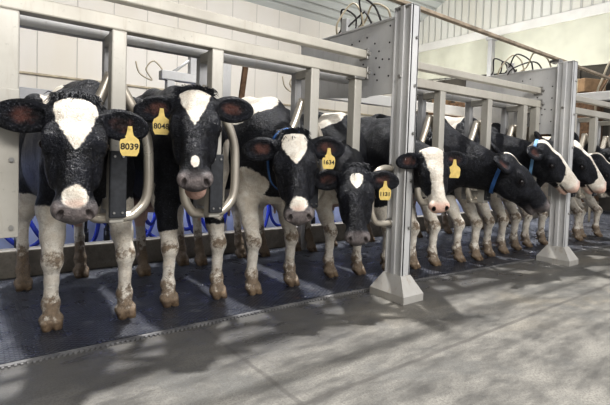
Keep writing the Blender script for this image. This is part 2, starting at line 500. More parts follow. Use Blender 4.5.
    for q in (-1, 1):
        E(.495, q*.055, -.032, (.040, .032, .036), .02)
    C((.22, 0, -.175), (.44, 0, -.130-.10*jaw), .062, .048, .05)
    E(.475, 0, -.142-.32*jaw, (.054, .056, .032), .02)
    # mouth slit
    for q in (-1, 1):
        C((.38, q*.078, -.118-.10*jaw), (.51, q*.058, -.112-.12*jaw), .006+.02*jaw, .006+.04*jaw, .008, True)
    C((.533, -.05, -.112-.10*jaw), (.533, .05, -.112-.10*jaw), .006+.05*jaw, .006+.05*jaw, .008, True)
    # nostrils
    for q in (-1, 1):
        Rn = RH @ np.array([[math.cos(.5), -q*math.sin(.5), 0], [q*math.sin(.5), math.cos(.5), 0], [0, 0, 1]])
        E(.520, q*.054, -.018, (.022, .0115, .024), .006, True, Rn)
    # eyes
    EY = (.198, .116, -.048)
    for q in (-1, 1):
        E(EY[0], q*(EY[1]-.008), EY[2], (.040, .024, .032), .02)
        E(EY[0], q*(EY[1]+.017), EY[2]+.002, (.026, .014, .017), .008, True)
    # ears
    earf = []
    for q, e in ((-1, ears[0]), (1, ears[1])):
        d = nrm(u*e[0] + v*q*e[1] + w*e[2])
        b0 = HP(.062, q*.092, -.060)
        a2 = u - d*(u@d); a2 = nrm(a2); fw = nrm(np.cross(d, a2)); 
        facing = w if len(e) < 4 else nrm(np.asarray(e[3], float))
        if fw@facing < 0: fw = -fw
        if len(e) >= 4:
            fw = nrm(facing - d*(facing@d)); a2 = nrm(np.cross(fw, d)); 
            if a2@u < 0: a2 = -a2
        Re = np.stack([d, a2, fw], 1); sg = np.linalg.det(Re)
        L = .112*earw
        F.cone(b0-d*.02*S, b0+d*.06*S, .030*S, .030*S, .03)
        F.ell(b0+d*(.105*S), np.array((L, .076, .027))*S, Re, .022)
        F.ell(b0+d*(.165*S)+a2*.004, np.array((.060, .048, .018))*S, Re, .02)
        F.ell(b0+d*(.118*S)+fw*.026*S, np.array((L*.78, .054, .025))*S, Re, .010, True)
        earf.append((b0, d, a2, fw))
    # ground plane
    F.D[:, :, :] = np.maximum(F.D, -(F.a[2][None, None, :]-.001))
    V, Q = F.mesh()
    # light relaxing of the coarse trunk, none on the head
    hc = ((V-poll)@RH)/S
    # ---- coat painting (signed distance to the white areas)
    n1 = vnoise(V, 9., seed)
    wsd = np.full(len(V), -.2)
    x, y, z = V.T
    headmask = (hc[:, 0] > -.05) & (hc[:, 0] < .62) & (np.abs(hc[:, 1]) < .40) & (hc[:, 2] > -.26) & (hc[:, 2] < .15) & (y < .02)
    hw = -(V - n0)@nrm(n0-poll)
    # lower body and legs white
    zb = white_belly + .05*n1
    low = (zb - z)*.7
    wsd = np.where(y > -.30, np.maximum(wsd, low), wsd)
    if body_white: wsd = np.where(y > .15, np.maximum(wsd, .2), wsd)
    for p in patches:
        c, r, sgn = np.array(p[0]), p[1], p[2]
        r = np.array(r if isinstance(r, (tuple, list)) else (r, r, r))
        d = (1 - np.sqrt((((V-c)/r)**2).sum(1)))*r.min() + .035*n1
        wsd = np.maximum(wsd, d) if sgn > 0 else np.minimum(wsd, -d)
    for i, zt in legblack:
        lx = (feet+rear)[i]; d = np.minimum(.10 - np.hypot(x-(lx[0]-xc), (y-(lx[1]-yf))*.7), z - zt - .04*n1)
        wsd = np.minimum(wsd, -d)
    hu, hv, hwv = hc.T
    us = [b[0] for b in blaze] or [0, 1]; ws_ = [b[1] for b in blaze] or [-.2, -.2]; os_ = [b[2] if len(b) > 2 else 0 for b in blaze] or [0, 0]
    hwid = np.interp(hu, us, ws_, left=-.1, right=-.1); off = np.interp(hu, us, os_)
    hsd = (hwid - np.abs(hv-off))*S
    ue = np.minimum(hu-us[0], us[-1]-hu)*S
    hsd = np.minimum(hsd, ue+.004)
    hsd = np.where(hwv > -.13, hsd, -.2)
    if wmuz:  # white patch on the muzzle
        mu, mr, mv = wmuz
        hsd = np.maximum(hsd, np.where(hwv > -.09, (1-np.sqrt(((hu-mu)/mr)**2+(hv/mv)**2))*.04, -.2))
    onear = np.zeros(len(V), bool); earin = np.zeros(len(V))
    for b0, d, a2, fw in earf:
        q = V-b0; t = q@d/S; s_ = q@a2/S; f_ = q@fw/S
        m = (t > .02) & (t < .26) & (np.abs(s_) < .085) & (np.abs(f_) < .05)
        onear |= m
        rr = np.sqrt(((t-.108)/.072)**2 + (s_/.046)**2) + .25*vnoise(V, 60., seed)
        earin = np.maximum(earin, np.where(m & (f_ > -.012), np.clip((.92-rr)*1.8, 0, .85), 0))
    wsd = np.where(headmask & ~onear, hsd, wsd); wsd = np.where(onear, -.2, wsd)
    pink = np.zeros(len(V)); grey = np.zeros(len(V))
    mz = np.clip((hu-.455+.03*np.abs(hv)/.07*0)*22, 0, 1)*headmask*~onear
    chin = np.clip((hu-.40)*14, 0, 1)*(hwv < -.112)*headmask
    if nose == 'pink': pink = np.maximum(mz, chin); wsd = np.where(headmask & (hu > .40) & ~onear, np.maximum(wsd, (hu-.42)*.8), wsd)
    elif nose == 'mixed': grey = np.maximum(mz*.9, chin*.8)
    else: grey = np.maximum(mz*np.clip((np.abs(hwv+.06))*30, .6, 1), chin*.6); 
    if jaw: pink = np.maximum(pink, np.clip((hu-.43)*25, 0, 1)*(hwv < -.15)*headmask*.9); grey = grey*(1-pink)
    if wmuz: wp = np.clip((1-np.sqrt(((hu-wmuz[0])/wmuz[1])**2+(hv/wmuz[2])**2))*6, 0, 1)*(hwv > -.10); grey = grey*(1-wp*.95); pink = np.maximum(pink, wp*np.clip((hu-wmuz[0])*40, 0, 1)*.6)
    if nosew: grey *= 1-np.clip((1-np.sqrt(((hu-nosew[0])/nosew[1])**2+(hv/nosew[2])**2))*5, 0, 1)
    uy = np.clip((.62*h+.04-z)*12, 0, 1)*(np.abs(x) < .17)*(np.abs(y-.98) < .22)*(z > .42); pink = np.maximum(pink, uy*.8)
    dark = np.zeros(len(V))
    for q in (-1, 1):
        dn = np.sqrt(((hu-.522)/.027)**2+((hv-q*.054)/.017)**2+((hwv+.018)/.026)**2); dark = np.maximum(dark, np.clip((1.1-dn)*5, 0, 1))
        de = np.sqrt(((hu-EY[0])/.034)**2+((hv-q*(EY[1]+.01))/.03)**2+((hwv-EY[2])/.024)**2); dark = np.maximum(dark, np.clip((1.1-de)*4, 0, 1)*.85)
    dm = (np.abs(hwv+.113+.1*jaw) < .009+.05*jaw)*(hu > .40)*(hu < .60)*headmask; dark = np.maximum(dark, dm*.85)
    dirt = np.clip((.50 - z)/.40, 0, 1)*.72 + .50*(np.exp(-((z-.44)/.08)**2))*(y < .3) + np.where(y > .7, np.clip((.8-z)/.8, 0, 1)*.35, 0)
    dirt = np.where(z < .9, dirt, 0)
    hoof = np.clip((.060 - z + .010*n1)*70, 0, 1)
    me = bpy.data.meshes.new('body')
    me.vertices.add(len(V)); me.vertices.foreach_set('co', V.astype(NP).ravel())
    me.loops.add(len(Q)*4); me.loops.foreach_set('vertex_index', Q.astype(np.int32).ravel())
    me.polygons.add(len(Q)); me.polygons.foreach_set('loop_start', np.arange(0, len(Q)*4, 4, dtype=np.int32))
    me.polygons.foreach_set('use_smooth', np.ones(len(Q), bool))
    me.update(); me.validate()
    A1 = me.attributes.new('coat', 'FLOAT_COLOR', 'POINT'); A1.data.foreach_set('color', np.stack([wsd, pink, dirt, np.ones(len(V))], 1).astype(NP).ravel())
    A2 = me.attributes.new('marks', 'FLOAT_COLOR', 'POINT'); A2.data.foreach_set('color', np.stack([earin, dark, hoof, grey], 1).astype(NP).ravel())
    link('body', me, M['fur'], root)
    # ---- eyes
    for q in (-1, 1):
        b = bmesh.new(); bmesh.ops.create_uvsphere(b, u_segments=16, v_segments=10, radius=.0215*S)
        for f in b.faces: f.smooth = True
        em = bpy.data.meshes.new('eye'); b.to_mesh(em); b.free()
        link('eye', em, M['eye'], root, Vector(HP(EY[0], q*(EY[1]+.001), EY[2]+.001)))
    # ---- forelock
    if tuft:
        rnd = random.Random(seed)
        for mi, (nn, mat, (ua, ub), (va, vb), ln) in enumerate(tuft):
            mb = MB()
            for _ in range(nn):
                pu, pv = rnd.uniform(ua, ub), rnd.uniform(va, vb)
                wz = .012 if pu > .02 else -.005
                p0 = HP(pu, pv, wz - abs(pv)*.28 - .012)
                dr = nrm(w*.55 + u*rnd.uniform(-.1, .9) + v*(pv*5+rnd.uniform(-.5, .5)))
                L = ln*rnd.uniform(.5, 1.2)
                p1 = p0+dr*L*.5; p2 = p1 + nrm(dr + u*.8 - w*.55)*L*.5
                mb.tube([p0, p1, p2], [.0028, .0024, .0008], 4, caps=False)
            mb.build('forelock', M[mat], root)
    # ---- ear tag
    if eartag is not None:
        side, s_, sz, fdir = eartag
        b0, d, a2, fw = earf[0 if side < 0 else 1]
        p = b0 + d*(s_*S) + fw*.010*S + a2*.01
        zc = nrm(fdir); up = np.array([0, 0, 1.]); xx = nrm(np.cross(up, zc)); yy = np.cross(zc, xx)
        o = p + zc*.016
        mb = MB()
        prof = [(-.10, .5), (.10, .5), (.13, .25), (.18, .05), (.40, -.12), (.46, -.3), (.43, -.75), (.33, -.95), (-.33, -.95), (-.43, -.75), (-.46, -.3), (-.40, -.12), (-.18, .05), (-.13, .25)]
        mb.prism([(a*sz, (b-.42)*sz) for a, b in prof], -.0015, .0015, axis='z')
        mb.disc((0, .0, .002), (0, 0, 1), .08*sz, .006)
        m4 = frame4(o, xx, yy, zc)
        bmesh.ops.transform(mb.bm, matrix=m4, verts=mb.bm.verts[:])
        tg = mb.build('ear_tag', M['yellow'], root); tg['label'] = 'yellow plastic ear tag' + (' numbered ' + tagtext if tagtext else '')
        if tagtext:
            m5 = frame4(o + zc*.0025 - yy*.92*sz, xx, yy, zc)
            tag_text(tagtext, .36*sz, tg, M['ink'], m5)
    # ---- collar fitted round the neck
    if collar:
        t, wid, matn, drop = collar
        c0 = nb*t + n0*(1-t) + np.array([0, 0, -.02]); ax = nrm(nb-n0)
        s1 = nrm(np.cross(ax, [0, 0, 1])); s2 = np.cross(s1, ax)
        q = V-c0; ta = q@ax; sl = (np.abs(ta) < wid*.7) & ~onear & (hu < .34)
        aa = np.arctan2((q@s2)[sl], (q@s1)[sl]); rr = np.hypot((q@s2)[sl], (q@s1)[sl])
        ok = rr < .24; aa, rr = aa[ok], rr[ok]
        N = 40; R_ = []
        for k in range(N):
            th = -math.pi + 2*math.pi*k/N
            dd = np.abs((aa-th+math.pi) % (2*math.pi)-math.pi) < .14
            R_.append(rr[dd].max() if dd.any() else .16)
        R_ = [max(R_[k], (R_[k-1]+R_[(k+1) % N])/2)+.008 for k in range(N)]
        mb = MB(); rings = []
        for k in range(N):
            th = -math.pi + 2*math.pi*k/N; dv = s1*math.cos(th)+s2*math.sin(th)
            rings.append([mb.bm.verts.new(Vector(c0 + dv*(R_[k]+a) + ax*b)) for a, b in ((-.006, -wid/2), (.004, -wid/2), (.004, wid/2), (-.006, wid/2))])
        for k in range(N):
            A, B = rings[k], rings[(k+1) % N]
            for j in range(4): mb.bm.faces.new((A[j], A[(j+1) % 4], B[(j+1) % 4], B[j]))
        co = mb.build('collar', M[matn], root); co['label'] = 'blue neck collar'
        if drop:
            th = math.atan2(-.4, drop); k = int((th+math.pi)/(2*math.pi)*N) % N
            dv = s1*math.cos(th)+s2*math.sin(th); pc = c0+dv*(R_[k]+.012)
            mb = MB(); mb.box(-.028, .028, -.010, .010, -.075, .06, .008)
            bmesh.ops.transform(mb.bm, matrix=frame4(pc, ax, dv, np.cross(ax, dv)), verts=mb.bm.verts[:])
            mb.build('collar_tag', M['collar2'], co)
    return root

# ------------------------------------------------------------------ the room
def plane(name, pts, mat, parent=None):
    me = bpy.data.meshes.new(name); me.from_pydata([Vector(p) for p in pts], [], [list(range(len(pts)))]); return link(name, me, mat, parent)

mb = MB(); mb.box(-3, 13, -2.5, 4.32, -.12, 0); tag(mb.build('floor', M['floor']), kind='structure')
mb = MB(); mb.box(-3, 13, 4.32, 11.5, -.12, -.02); tag(mb.build('floor_far_side', M['floor']), kind='structure')
mb = MB(); mb.box(-2.75, -2.6, -2.5, 11.5, 0, 6.2); tag(mb.build('unseen_wall_left', M['shade']), kind='structure')  # unseen wall added to cut the light coming in from the left
mb = MB(); mb.box(-6, 13.2, 11.5, 11.65, 0, 5.62); tag(mb.build('wall_back', M['wallp']), kind='structure')
mb = MB(); mb.prism([(1.0, 0), (11.6, 0), (11.6, 5.6), (1.0, 10.7)], 13.0, 13.15, axis='x'); tag(mb.build('wall_right', M['wallrib']), kind='structure')
mb = MB()
zc = lambda y: 5.6+.485*(11.5-y)
mb.prism([(11.6, zc(11.6)), (6.3, zc(6.3)), (6.3, zc(6.3)+.1), (11.6, zc(11.6)+.1)], -6, 13.1, axis='x')
tag(mb.build('ceiling', M['ceilrib']), kind='structure')
mb = MB(); mb.box(-6, 13, 11.44, 11.5, 2.71, 2.76, .01); tag(mb.build('trim_1', M['cablel']), kind='structure')
mb = MB(); mb.box(12.88, 13.0, 1.0, 11.5, 5.02, 5.30, .02); tag(mb.build('trim_2', M['white']), kind='structure')

# end wall curtain, column, machinery
def curtain():
    b = MB(); N = 90; y0, y1 = 2.5, 11.3
    rows = []
    for i in range(N+1):
        y = y0+(y1-y0)*i/N; x = 12.92+.012*math.sin(i*.9)+.008*math.sin(i*.37)
        rows.append([b.bm.verts.new((x - .25*(5.02-z_)*.3 + .01*math.sin(z_*7+i), y, z_)) for z_ in (5.02, 4.6, 4.2, 3.62+.22*(y-y0)/(y1-y0)*2)])
    for i in range(N):
        for j in range(3): b.bm.faces.new((rows[i][j], rows[i+1][j], rows[i+1][j+1], rows[i][j+1])).smooth = True
    return tag(b.build('side_curtain', M['cream']), 'pale cream fabric curtain hanging below the white beam on the far end wall', 'curtain')
curtain()
mb = MB(); mb.box(12.35, 12.55, 7.20, 7.33, 0, 4.86, .01); mb.box(12.30, 12.60, 7.15, 7.38, 4.78, 4.87, .01)
tag(mb.build('steel_column', M['rear']), 'grey steel column standing in front of the far curtain', 'column')
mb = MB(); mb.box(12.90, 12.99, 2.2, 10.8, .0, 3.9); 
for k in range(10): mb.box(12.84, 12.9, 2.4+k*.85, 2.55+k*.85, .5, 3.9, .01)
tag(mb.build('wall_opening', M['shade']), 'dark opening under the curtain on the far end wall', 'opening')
for i, (y, z, a, s) in enumerate(((8.1, 3.35, .3, .26), (8.9, 3.3, -.2, .26), (5.9, 3.2, .5, .34), (4.6, 3.35, -.4, .34))):
    r = empty('storage_crate', (12.4, y, 0), ['brown crate low left of the grey far column', 'brown crate farthest left under the far curtain', 'brown crate beside the second support column top', 'brown crate at the right picture edge under the curtain'][i], 'crate', 'crates stacked by the end wall')
    b = MB(); b.box(-s, s, -s*.7, s*.7, z-.25-s*.5, z-.25+s*.5, .02, rot=Matrix.Rotation(a, 3, 'Z'), cen=(0, 0, z)); b.build('box_body', M['brown'], r)
    b = MB(); b.box(-.3, .3, -.3, .3, 0, z-.25-s*.5, .02); b.build('stand', M['rust'], r)
    b = MB(); b.box(-s-.01, s+.01, -.05, .05, z-.26-s*.5, z-.24+s*.5, rot=Matrix.Rotation(a, 3, 'Z'), cen=(0, 0, z)); b.build('strap', M['cablel'], r)
# tangle of bent conduits in the far right
for i in range(3):
    rr = random.Random(30+i); x0 = 9.6+i*1.0; y0 = 3.4+i*.35
    pts = smooth_path([(x0, y0, 0), (x0, y0, 2.2), (x0+rr.uniform(-.1, .1), y0+rr.uniform(-.2, .2), 2.75), (x0+.3, y0-rr.uniform(.2, .5), 3.0+rr.uniform(-.1, .35)), (x0+.6, y0-.7, 2.9), (x0+.9, y0-1.0, 2.4)])
    tag(MB().tube(pts, .020, 8).build('bent_pipe', M['rust'] if i == 1 else M['cablel']), 'thin beige bent pipe rising behind the second support column', 'pipe', 'bent pipes beyond the far stalls')

# ------------------------------------------------------------------ floor fittings
ye = lambda x: 2.535 - .065*max(0, x-2.3)
mb = MB(); mb.prism([(-2.5, ye(0)), (2.3, ye(0)), (12.5, ye(12.5)), (12.5, 4.21), (-2.5, 4.21)], 0, .012, axis='z')
tag(mb.build('rubber_mat', M['mat']), 'dark ribbed rubber mat running under the cows', 'mat')
mb = MB(); mb.prism([(-2.5, ye(0)-.032), (2.3, ye(0)-.032), (12.5, ye(12.5)-.032), (12.5, ye(12.5)-.002), (2.3, ye(0)-.002), (-2.5, ye(0)-.002)], 0, .010, axis='z')
for k in range(300):
    xk = -.6+k*.026; mb.box(xk, xk+.012, ye(xk)-.046, ye(xk)-.030, .0, .008)
tag(mb.build('mat_edging', M['edge']), 'pale worn toothed edging strip along the front of the rubber mat', 'edging strip')
mb = MB(); mb.box(-2.5, 12.5, 4.22, 4.36, 0, .23, .012)
tag(mb.build('concrete_curb', M['curb']), 'long low concrete curb behind the cows rear hooves', 'curb')
mb = MB(); mb.box(-2.5, 12.5, 4.95, 4.99, 0, .95, .005)
for k in range(22): mb.box(-2.4+k*.69, -2.37+k*.69, 4.935, 4.95, .0, .95, .004)
tag(mb.build('splash_panel', M['splash']), 'pale blue splash panel behind the curb and hoses', 'panel')
mb = MB(); mb.box(-2.5, 12.5, 4.60, 4.66, 1.46, 1.60, .015)
for k in range(6): mb.box(-2.2+k*2.8, -2.12+k*2.8, 4.60, 4.68, 0, 1.5, .01)
tag(mb.build('rump_rail', M['rear']), 'bluish steel rump rail behind the cows backs', 'rail')

# blue hoses and milking clusters
rr = random.Random(5)
hx = [.18, .42, .56, .90, 1.08, 1.30, 1.46, 1.62, 1.86, 2.04, 2.2, 2.55, 2.75, 3.1, 3.3, 3.9, 4.1, 4.7, 5.5]
for i, x in enumerate(hx):
    y = 4.52+rr.uniform(-.05, .12); a = rr.uniform(.07, .16)
    z0 = rr.uniform(.12, .38); g = rr.choice((-1, 1))
    pts = smooth_path([(x-g*a, 4.945, .90), (x-g*a*1.3, y, .62), (x-g*a*.9, y-.04, z0+.10), (x+g*a*.1, y-.06, z0), (x+g*a*1.2, y-.02, z0+.12), (x+g*a*1.8, y+.1, .52), (x+g*a*1.5, 4.945, .74)])
    tag(MB().tube(pts, .019, 8).build('milk_hose', M['hose']), 'looped blue milk hose hanging behind the concrete curb', 'hose', 'blue milk hoses behind the curb')
def cluster(x, y, z, label):
    r = empty('milking_cluster', (x, y, z), label, 'milking cluster', 'milking clusters behind the curb')
    b = MB(); b.tube([(0, 0, -.08), (0, 0, -.05), (0, 0, .0), (0, 0, .03)], [.03, .055, .06, .03], 14); b.build('claw', M['stain'], r)
    for k in range(4):
        a = k*math.pi/2+.6; c, s = math.cos(a), math.sin(a)
        p = smooth_path([(c*.03, s*.03, .0), (c*.10, s*.10, .0), (c*.13, s*.13, -.06), (c*.13, s*.13, -.16)], 4)
        b = MB(); b.tube(p, .014, 8); b.tube([(c*.13, s*.13, -.15), (c*.13, s*.13, -.27)], .026, 10); b.build('teat_cup', M['blackhose'], r)
    b = MB(); b.tube(smooth_path([(0, 0, .03), (0, .05, .12), (.05, .12, .25), (.05, .2, .5)], 5), .014, 8); b.build('pulse_hose', M['blackhose'], r)
cluster(.26, 4.50, .46, 'milking cluster with black cups behind the curb at the left edge')
cluster(.97, 4.50, .46, 'milking cluster with black cups behind the curb under the first rubber pad')
cluster(3.45, 4.50, .46, 'milking cluster with black cups behind the curb right of the first support column')

# ------------------------------------------------------------------ stall steelwork
YF, YR = 2.60, 2.80
def yrow(x): return YF - .075*max(0, x-2.65)
def beam(x0, x1, dy, z0, z1, th, mat, name, label, endplate=None):
    ya, yb = yrow(x0)+dy, yrow(x1)+dy
    r = empty(name, ((x0+x1)/2, (ya+yb)/2, z0), label, 'beam', 'stall beams'); r.rotation_euler[2] = math.atan2(yb-ya, x1-x0)
    L = (x1-x0)/2
    b = MB(); b.box(-L, L, -th/2, th/2, 0, z1-z0, .008); b.build('tube', mat, r)
    if endplate:
        for e in endplate:
            b = MB(); b.box(e*L-.012, e*L+.012, -th/2-.012, th/2+.012, -.012, z1-z0+.012, .004)
            b.tube([(e*L, -th/2-.012, (z1-z0)/2), (e*L, -th/2-.03, (z1-z0)/2)], .014, 6)
            b.build('end_plate', M['bolt'], r)
    return r
beam(-2.5, 2.56, 0, 1.72, 1.80, .08, M['beam'], 'lower_stall_beam', 'lower beige steel beam above the four nearest cows', (1,))
beam(-2.5, 2.56, 0, 1.88, 1.945, .07, M['beam'], 'upper_stall_beam', 'upper beige steel beam above the four nearest cows', (1,))
beam(-2.5, 2.56, .2, 1.70, 1.76, .06, M['rear'], 'rear_stall_beam', 'bluish rear beam behind the nearest lower beam')
beam(2.74, 5.16, 0, 1.72, 1.80, .08, M['beam'], 'lower_stall_beam', 'lower beige steel beam between the two support columns', (1,))
beam(2.74, 5.16, 0, 1.88, 1.945, .07, M['beam'], 'upper_stall_beam', 'upper beige steel beam between the two support columns', (1,))
beam(2.74, 5.16, .2, 1.70, 1.76, .06, M['rear'], 'rear_stall_beam', 'bluish rear beam between the two support columns')
beam(5.32, 9.6, 0, 1.72, 1.80, .08, M['beam'], 'lower_stall_beam', 'lower beige steel beam right of the second support column')
beam(5.32, 9.6, 0, 1.88, 1.945, .07, M['beam'], 'upper_stall_beam', 'upper beige steel beam right of the second support column')
r = empty('white_cross_rail', (9.0, 3.6, 0), 'white rail crossing above and behind the farthest stalls', 'rail')
b = MB(); b.box(-.05, .05, -1.6, 1.6, 2.27, 2.43, .01); b.build('rail_bar', M['white'], r)
for q in (-1.5, 1.5): MB().box(-.04, .04, q-.04, q+.04, 0, 2.27, .006).build('leg', M['white'], r)
beam(2.75, 6.5, 1.2, 1.72, 1.84, .08, M['white'], 'white_cross_rail', 'white rail behind the stalls between the support columns')

def divider(x, label, pad=True, lod=0, hw=.215, hl=.15):
    r = empty('stall_divider', (x, yrow(x), .66), label, 'stall divider', 'hanging stall dividers')
    zt = 1.72-.66
    b = MB(); b.box(-.04, .04, -.04, .04, .0, zt, .008); b.build('front_post', M['post'], r)
    b = MB(); b.box(-.03, .03, YR-YF-.03, YR-YF+.03, .02, zt-.0, .006); b.build('rear_post', M['rear'], r)
    b = MB(); b.box(-.030, .030, .04, YR-YF-.03, zt-.06, zt, .004); b.build('spacer', M['post'], r)
    b = MB(); b.box(-.03, .03, .04, YR-YF-.03, .06, .12, .004); b.build('spacer', M['post'], r)
    # welded tube loop
    half = [(.015, 1.50-.66), (.09, 1.36-.66), (.165, 1.24-.66), (hw-.01, 1.12-.66), (hw, .98-.66), (hw, .84-.66), (hw-.02, .755-.66), (hw-.075, .695-.66), (.10, .675-.66), (0, .672-.66)]
    pts = [(a, .10, z) for a, z in half]
    pts = pts + [(-a*hl/hw, .10, z) for a, z in half[-2::-1]]
    b = MB(); b.tube(smooth_path(pts, 4), .030, 14); b.build('loop_tube', M['hoop'], r)
    if pad:
        b = MB(); b.box(-.045, .045, -.066, -.040, .03, .40, .008)
        b.build('rubber_pad', M['rubber'], r)
        for dx in (-.022, .022):
            for dz in (.06, .37): MB().tube([(dx, -.064, dz), (dx, -.074, dz)], .007, 6).build('bolt', M['bolt'], r)
divider(.655, 'stall divider with black rubber pad between the two nearest cows')
divider(1.245, 'stall divider with black rubber pad between the second and third cow from the left')
divider(2.03, 'stall divider between the third and fourth cow from the left')
divider(3.50, 'stall divider between the white-faced cow and the black cow in profile')
divider(4.22, 'second stall divider right of the nearest support column', lod=1, hw=.15, hl=.12)
divider(4.86, 'stall divider just left of the second support column', lod=1, hw=.15, hl=.12)
divider(5.11, 'end stall divider tucked against the second perforated plate', pad=False, hw=.10, hl=.05)
divider(5.95, 'stall divider just right of the second support column', lod=1, hw=.15, hl=.12)
divider(6.50, 'second stall divider right of the second support column', lod=1, hw=.15, hl=.12)
divider(7.10, 'stall divider at the far right end of the row', lod=1, hw=.15, hl=.12)
# edge gate post at far left
r = empty('gate_post', (.150, YF, .62), 'thick steel gate post with bolts cropped by the left picture edge', 'post')
b = MB(); b.box(-.045, .045, -.04, .04, 0, 1.10, .008); b.build('tube', M['post'], r)
b = MB(); b.box(-.10, .046, -.052, -.040, .0, .72, .004); b.build('cover_plate', M['post'], r)
for z in (.05, .38): MB().tube([(.015, -.050, z), (.015, -.064, z)], .011, 8).build('bolt', M['bolt'], r)
r = empty('end_post', (2.47, 2.60, .60), 'steel post under the right end of the nearest stall beams', 'post')
MB().box(-.04, .04, -.04, .04, 0, 1.12, .008).build('tube', M['post'], r)
MB().box(-.055, .055, -.055, .055, 1.10, 1.12, .003).build('top_plate', M['bolt'], r)
# small U bracket on the first column
r = empty('column_hoop', (2.605, 2.30, .575), 'bent steel tube hoop fixed to the left of the nearest support column', 'hoop')
MB().tube(smooth_path([(.0, .0, .42), (-.08, .0, .43), (-.16, .0, .40), (-.205, .0, .32), (-.21, .0, .20), (-.205, .0, .10), (-.16, .0, .02), (-.08, .0, .0), (.0, .0, .0)], 5), .022, 12).build('tube', M['hoop'], r)
for z in (0, .42): MB().tube([(-.012, 0, z), (.0, 0, z)], .038, 12).build('flange', M['bolt'], r)

def support_column(cx, cy, top, w, d, label):
    r = empty('support_column', (cx, cy, 0), label, 'column', 'steel support columns')
    # open C profile facing -X side with flanges
    b = MB(); t = .012
    b.box(-w/2, w/2, -d/2, -d/2+t, .12, top, .003); b.box(-w/2, w/2, d/2-t, d/2, .12, top, .003)
    b.box(-w/2+.012, -w/2+.012+t, -d/2, d/2, .12, top, .0); b.box(w/2-t, w/2, -d/2, d/2, .12, top, 0)
    b.box(-w/2-.004, -w/2+.014, -d*.10, d*.14, .14, top, .004)
    b.box(-w/2, w/2, -d/2, d/2, top-.01, top, .002)
    b.build('channel', M['galv'], r)
    for k in range(5): MB().tube([(w*.18, -d/2, .55+k*.36), (w*.18, -d/2-.014, .55+k*.36)], .012, 6).build('bolt', M['bolt'], r)
    MB().tube([(-w/2, -.0, 1.7), (-w/2-.018, -.0, 1.7)], .014, 6).build('bolt', M['bolt'], r)
    bw, bd = .115, .172
    b = MB(); v = []
    rings = [(bw, bd, 0), (bw, bd, .055), (w/2+.006, d/2+.006, .185)]
    R = [[b.bm.verts.new((sx*a, sy*c, z)) for sx, sy in ((-1, -1), (1, -1), (1, 1), (-1, 1))] for a, c, z in rings]
    for i in range(2):
        for k in range(4): b.bm.faces.new((R[i][k], R[i][(k+1) % 4], R[i+1][(k+1) % 4], R[i+1][k]))
    b.bm.faces.new(R[0][::-1]); b.bm.faces.new(R[2])
    b.build('foot', M['base'], r)
    return r
support_column(2.655, 2.25, 2.235, .10, .165, 'nearest galvanised support column with pyramid foot')
support_column(5.19, 2.13, 2.20, .11, .165, 'farther galvanised support column with pyramid foot')

def gusset(x, y0, y1, z0, z1, label, seed):
    r = empty('gusset_plate', (x, y0, z0), label, 'plate', 'perforated steel plates behind the columns')
    b = MB(); L = y1-y0; Hh = z1-z0
    b.prism([(0, 0), (.26, 0), (.30, -.01), (L, .06), (L, Hh), (0, Hh)], 0, .012, axis='x')
    b.box(-.01, .035, 0, L, Hh-.012, Hh+.004, .003)
    q = random.Random(seed)
    pts = [(.05, .14+.13*k) for k in range(4)] + [(.17, .12), (.20, .17), (.15, .22), (.19, .30), (.16, .35), (.21, .42), (.12, .28)] + [(.30+.09*k, Hh-.10-.012*k) for k in range(4)] + [(.30+q.uniform(0, .25), q.uniform(.1, .3)) for k in range(2)]
    for a, z in pts: b.disc((-.001, a, z), (1, 0, 0), .0075, .004, 8, 1)
    b.build('plate', [M['galv'], M['dark']], r)
    b = MB(); b.box(-.012, .028, L*.45, L*.45+.07, Hh, Hh+.12, .004); b.build('lug', M['galv'], r)
gusset(2.62, 2.335, 3.55, 1.585, 2.17, 'large perforated steel plate behind the nearest support column', 1)
gusset(5.17, 2.215, 3.35, 1.42, 2.16, 'large perforated steel plate behind the second support column', 2)

# long conduit joining the column tops
r = empty('overhead_rail', (0, 2.25, 2.24), 'long thin rail running over the tops of the support columns', 'rail')
b = MB(); b.box(-1, 10, -.022, .022, 0, .028, .004); b.tube([(-1, .03, .04), (10, .03, .04)], .010, 8); b.build('rail_bar', M['conduit'], r)
for k, x in enumerate((2.66, 5.2)):
    b = MB(); b.box(x-.05, x+.05, -.05, .05, -.03, .002, .004); b.build('clamp', M['bolt'], r)

# loose cables on the plates
def cables(x, y, z, n, seed, label, group):
    q = random.Random(seed)
    for i in range(n):
        a = q.uniform(.15, .35)
        pts = smooth_path([(x, y+.1*i, z), (x+q.uniform(-.05, .05), y+.05+.1*i, z+a*.5), (x+q.uniform(-.1, .05), y+.16+.1*i, z+a*.75), (x+q.uniform(-.1, .1), y+.32+.08*i, z+a*.25), (x, y+.45+.06*i, z-.02)])
        tag(MB().tube(pts, .008, 6).build('loose_cable', M['cable'] if i % 3 else M['cablel']), label, 'cable', group)
cables(2.64, 2.40, 2.17, 5, 3, 'thin cable looping over the plate behind the nearest support column', 'cables on the near plate')
cables(5.19, 2.30, 2.16, 6, 9, 'thin cable looping over the plate behind the second support column', 'cables on the far plate')

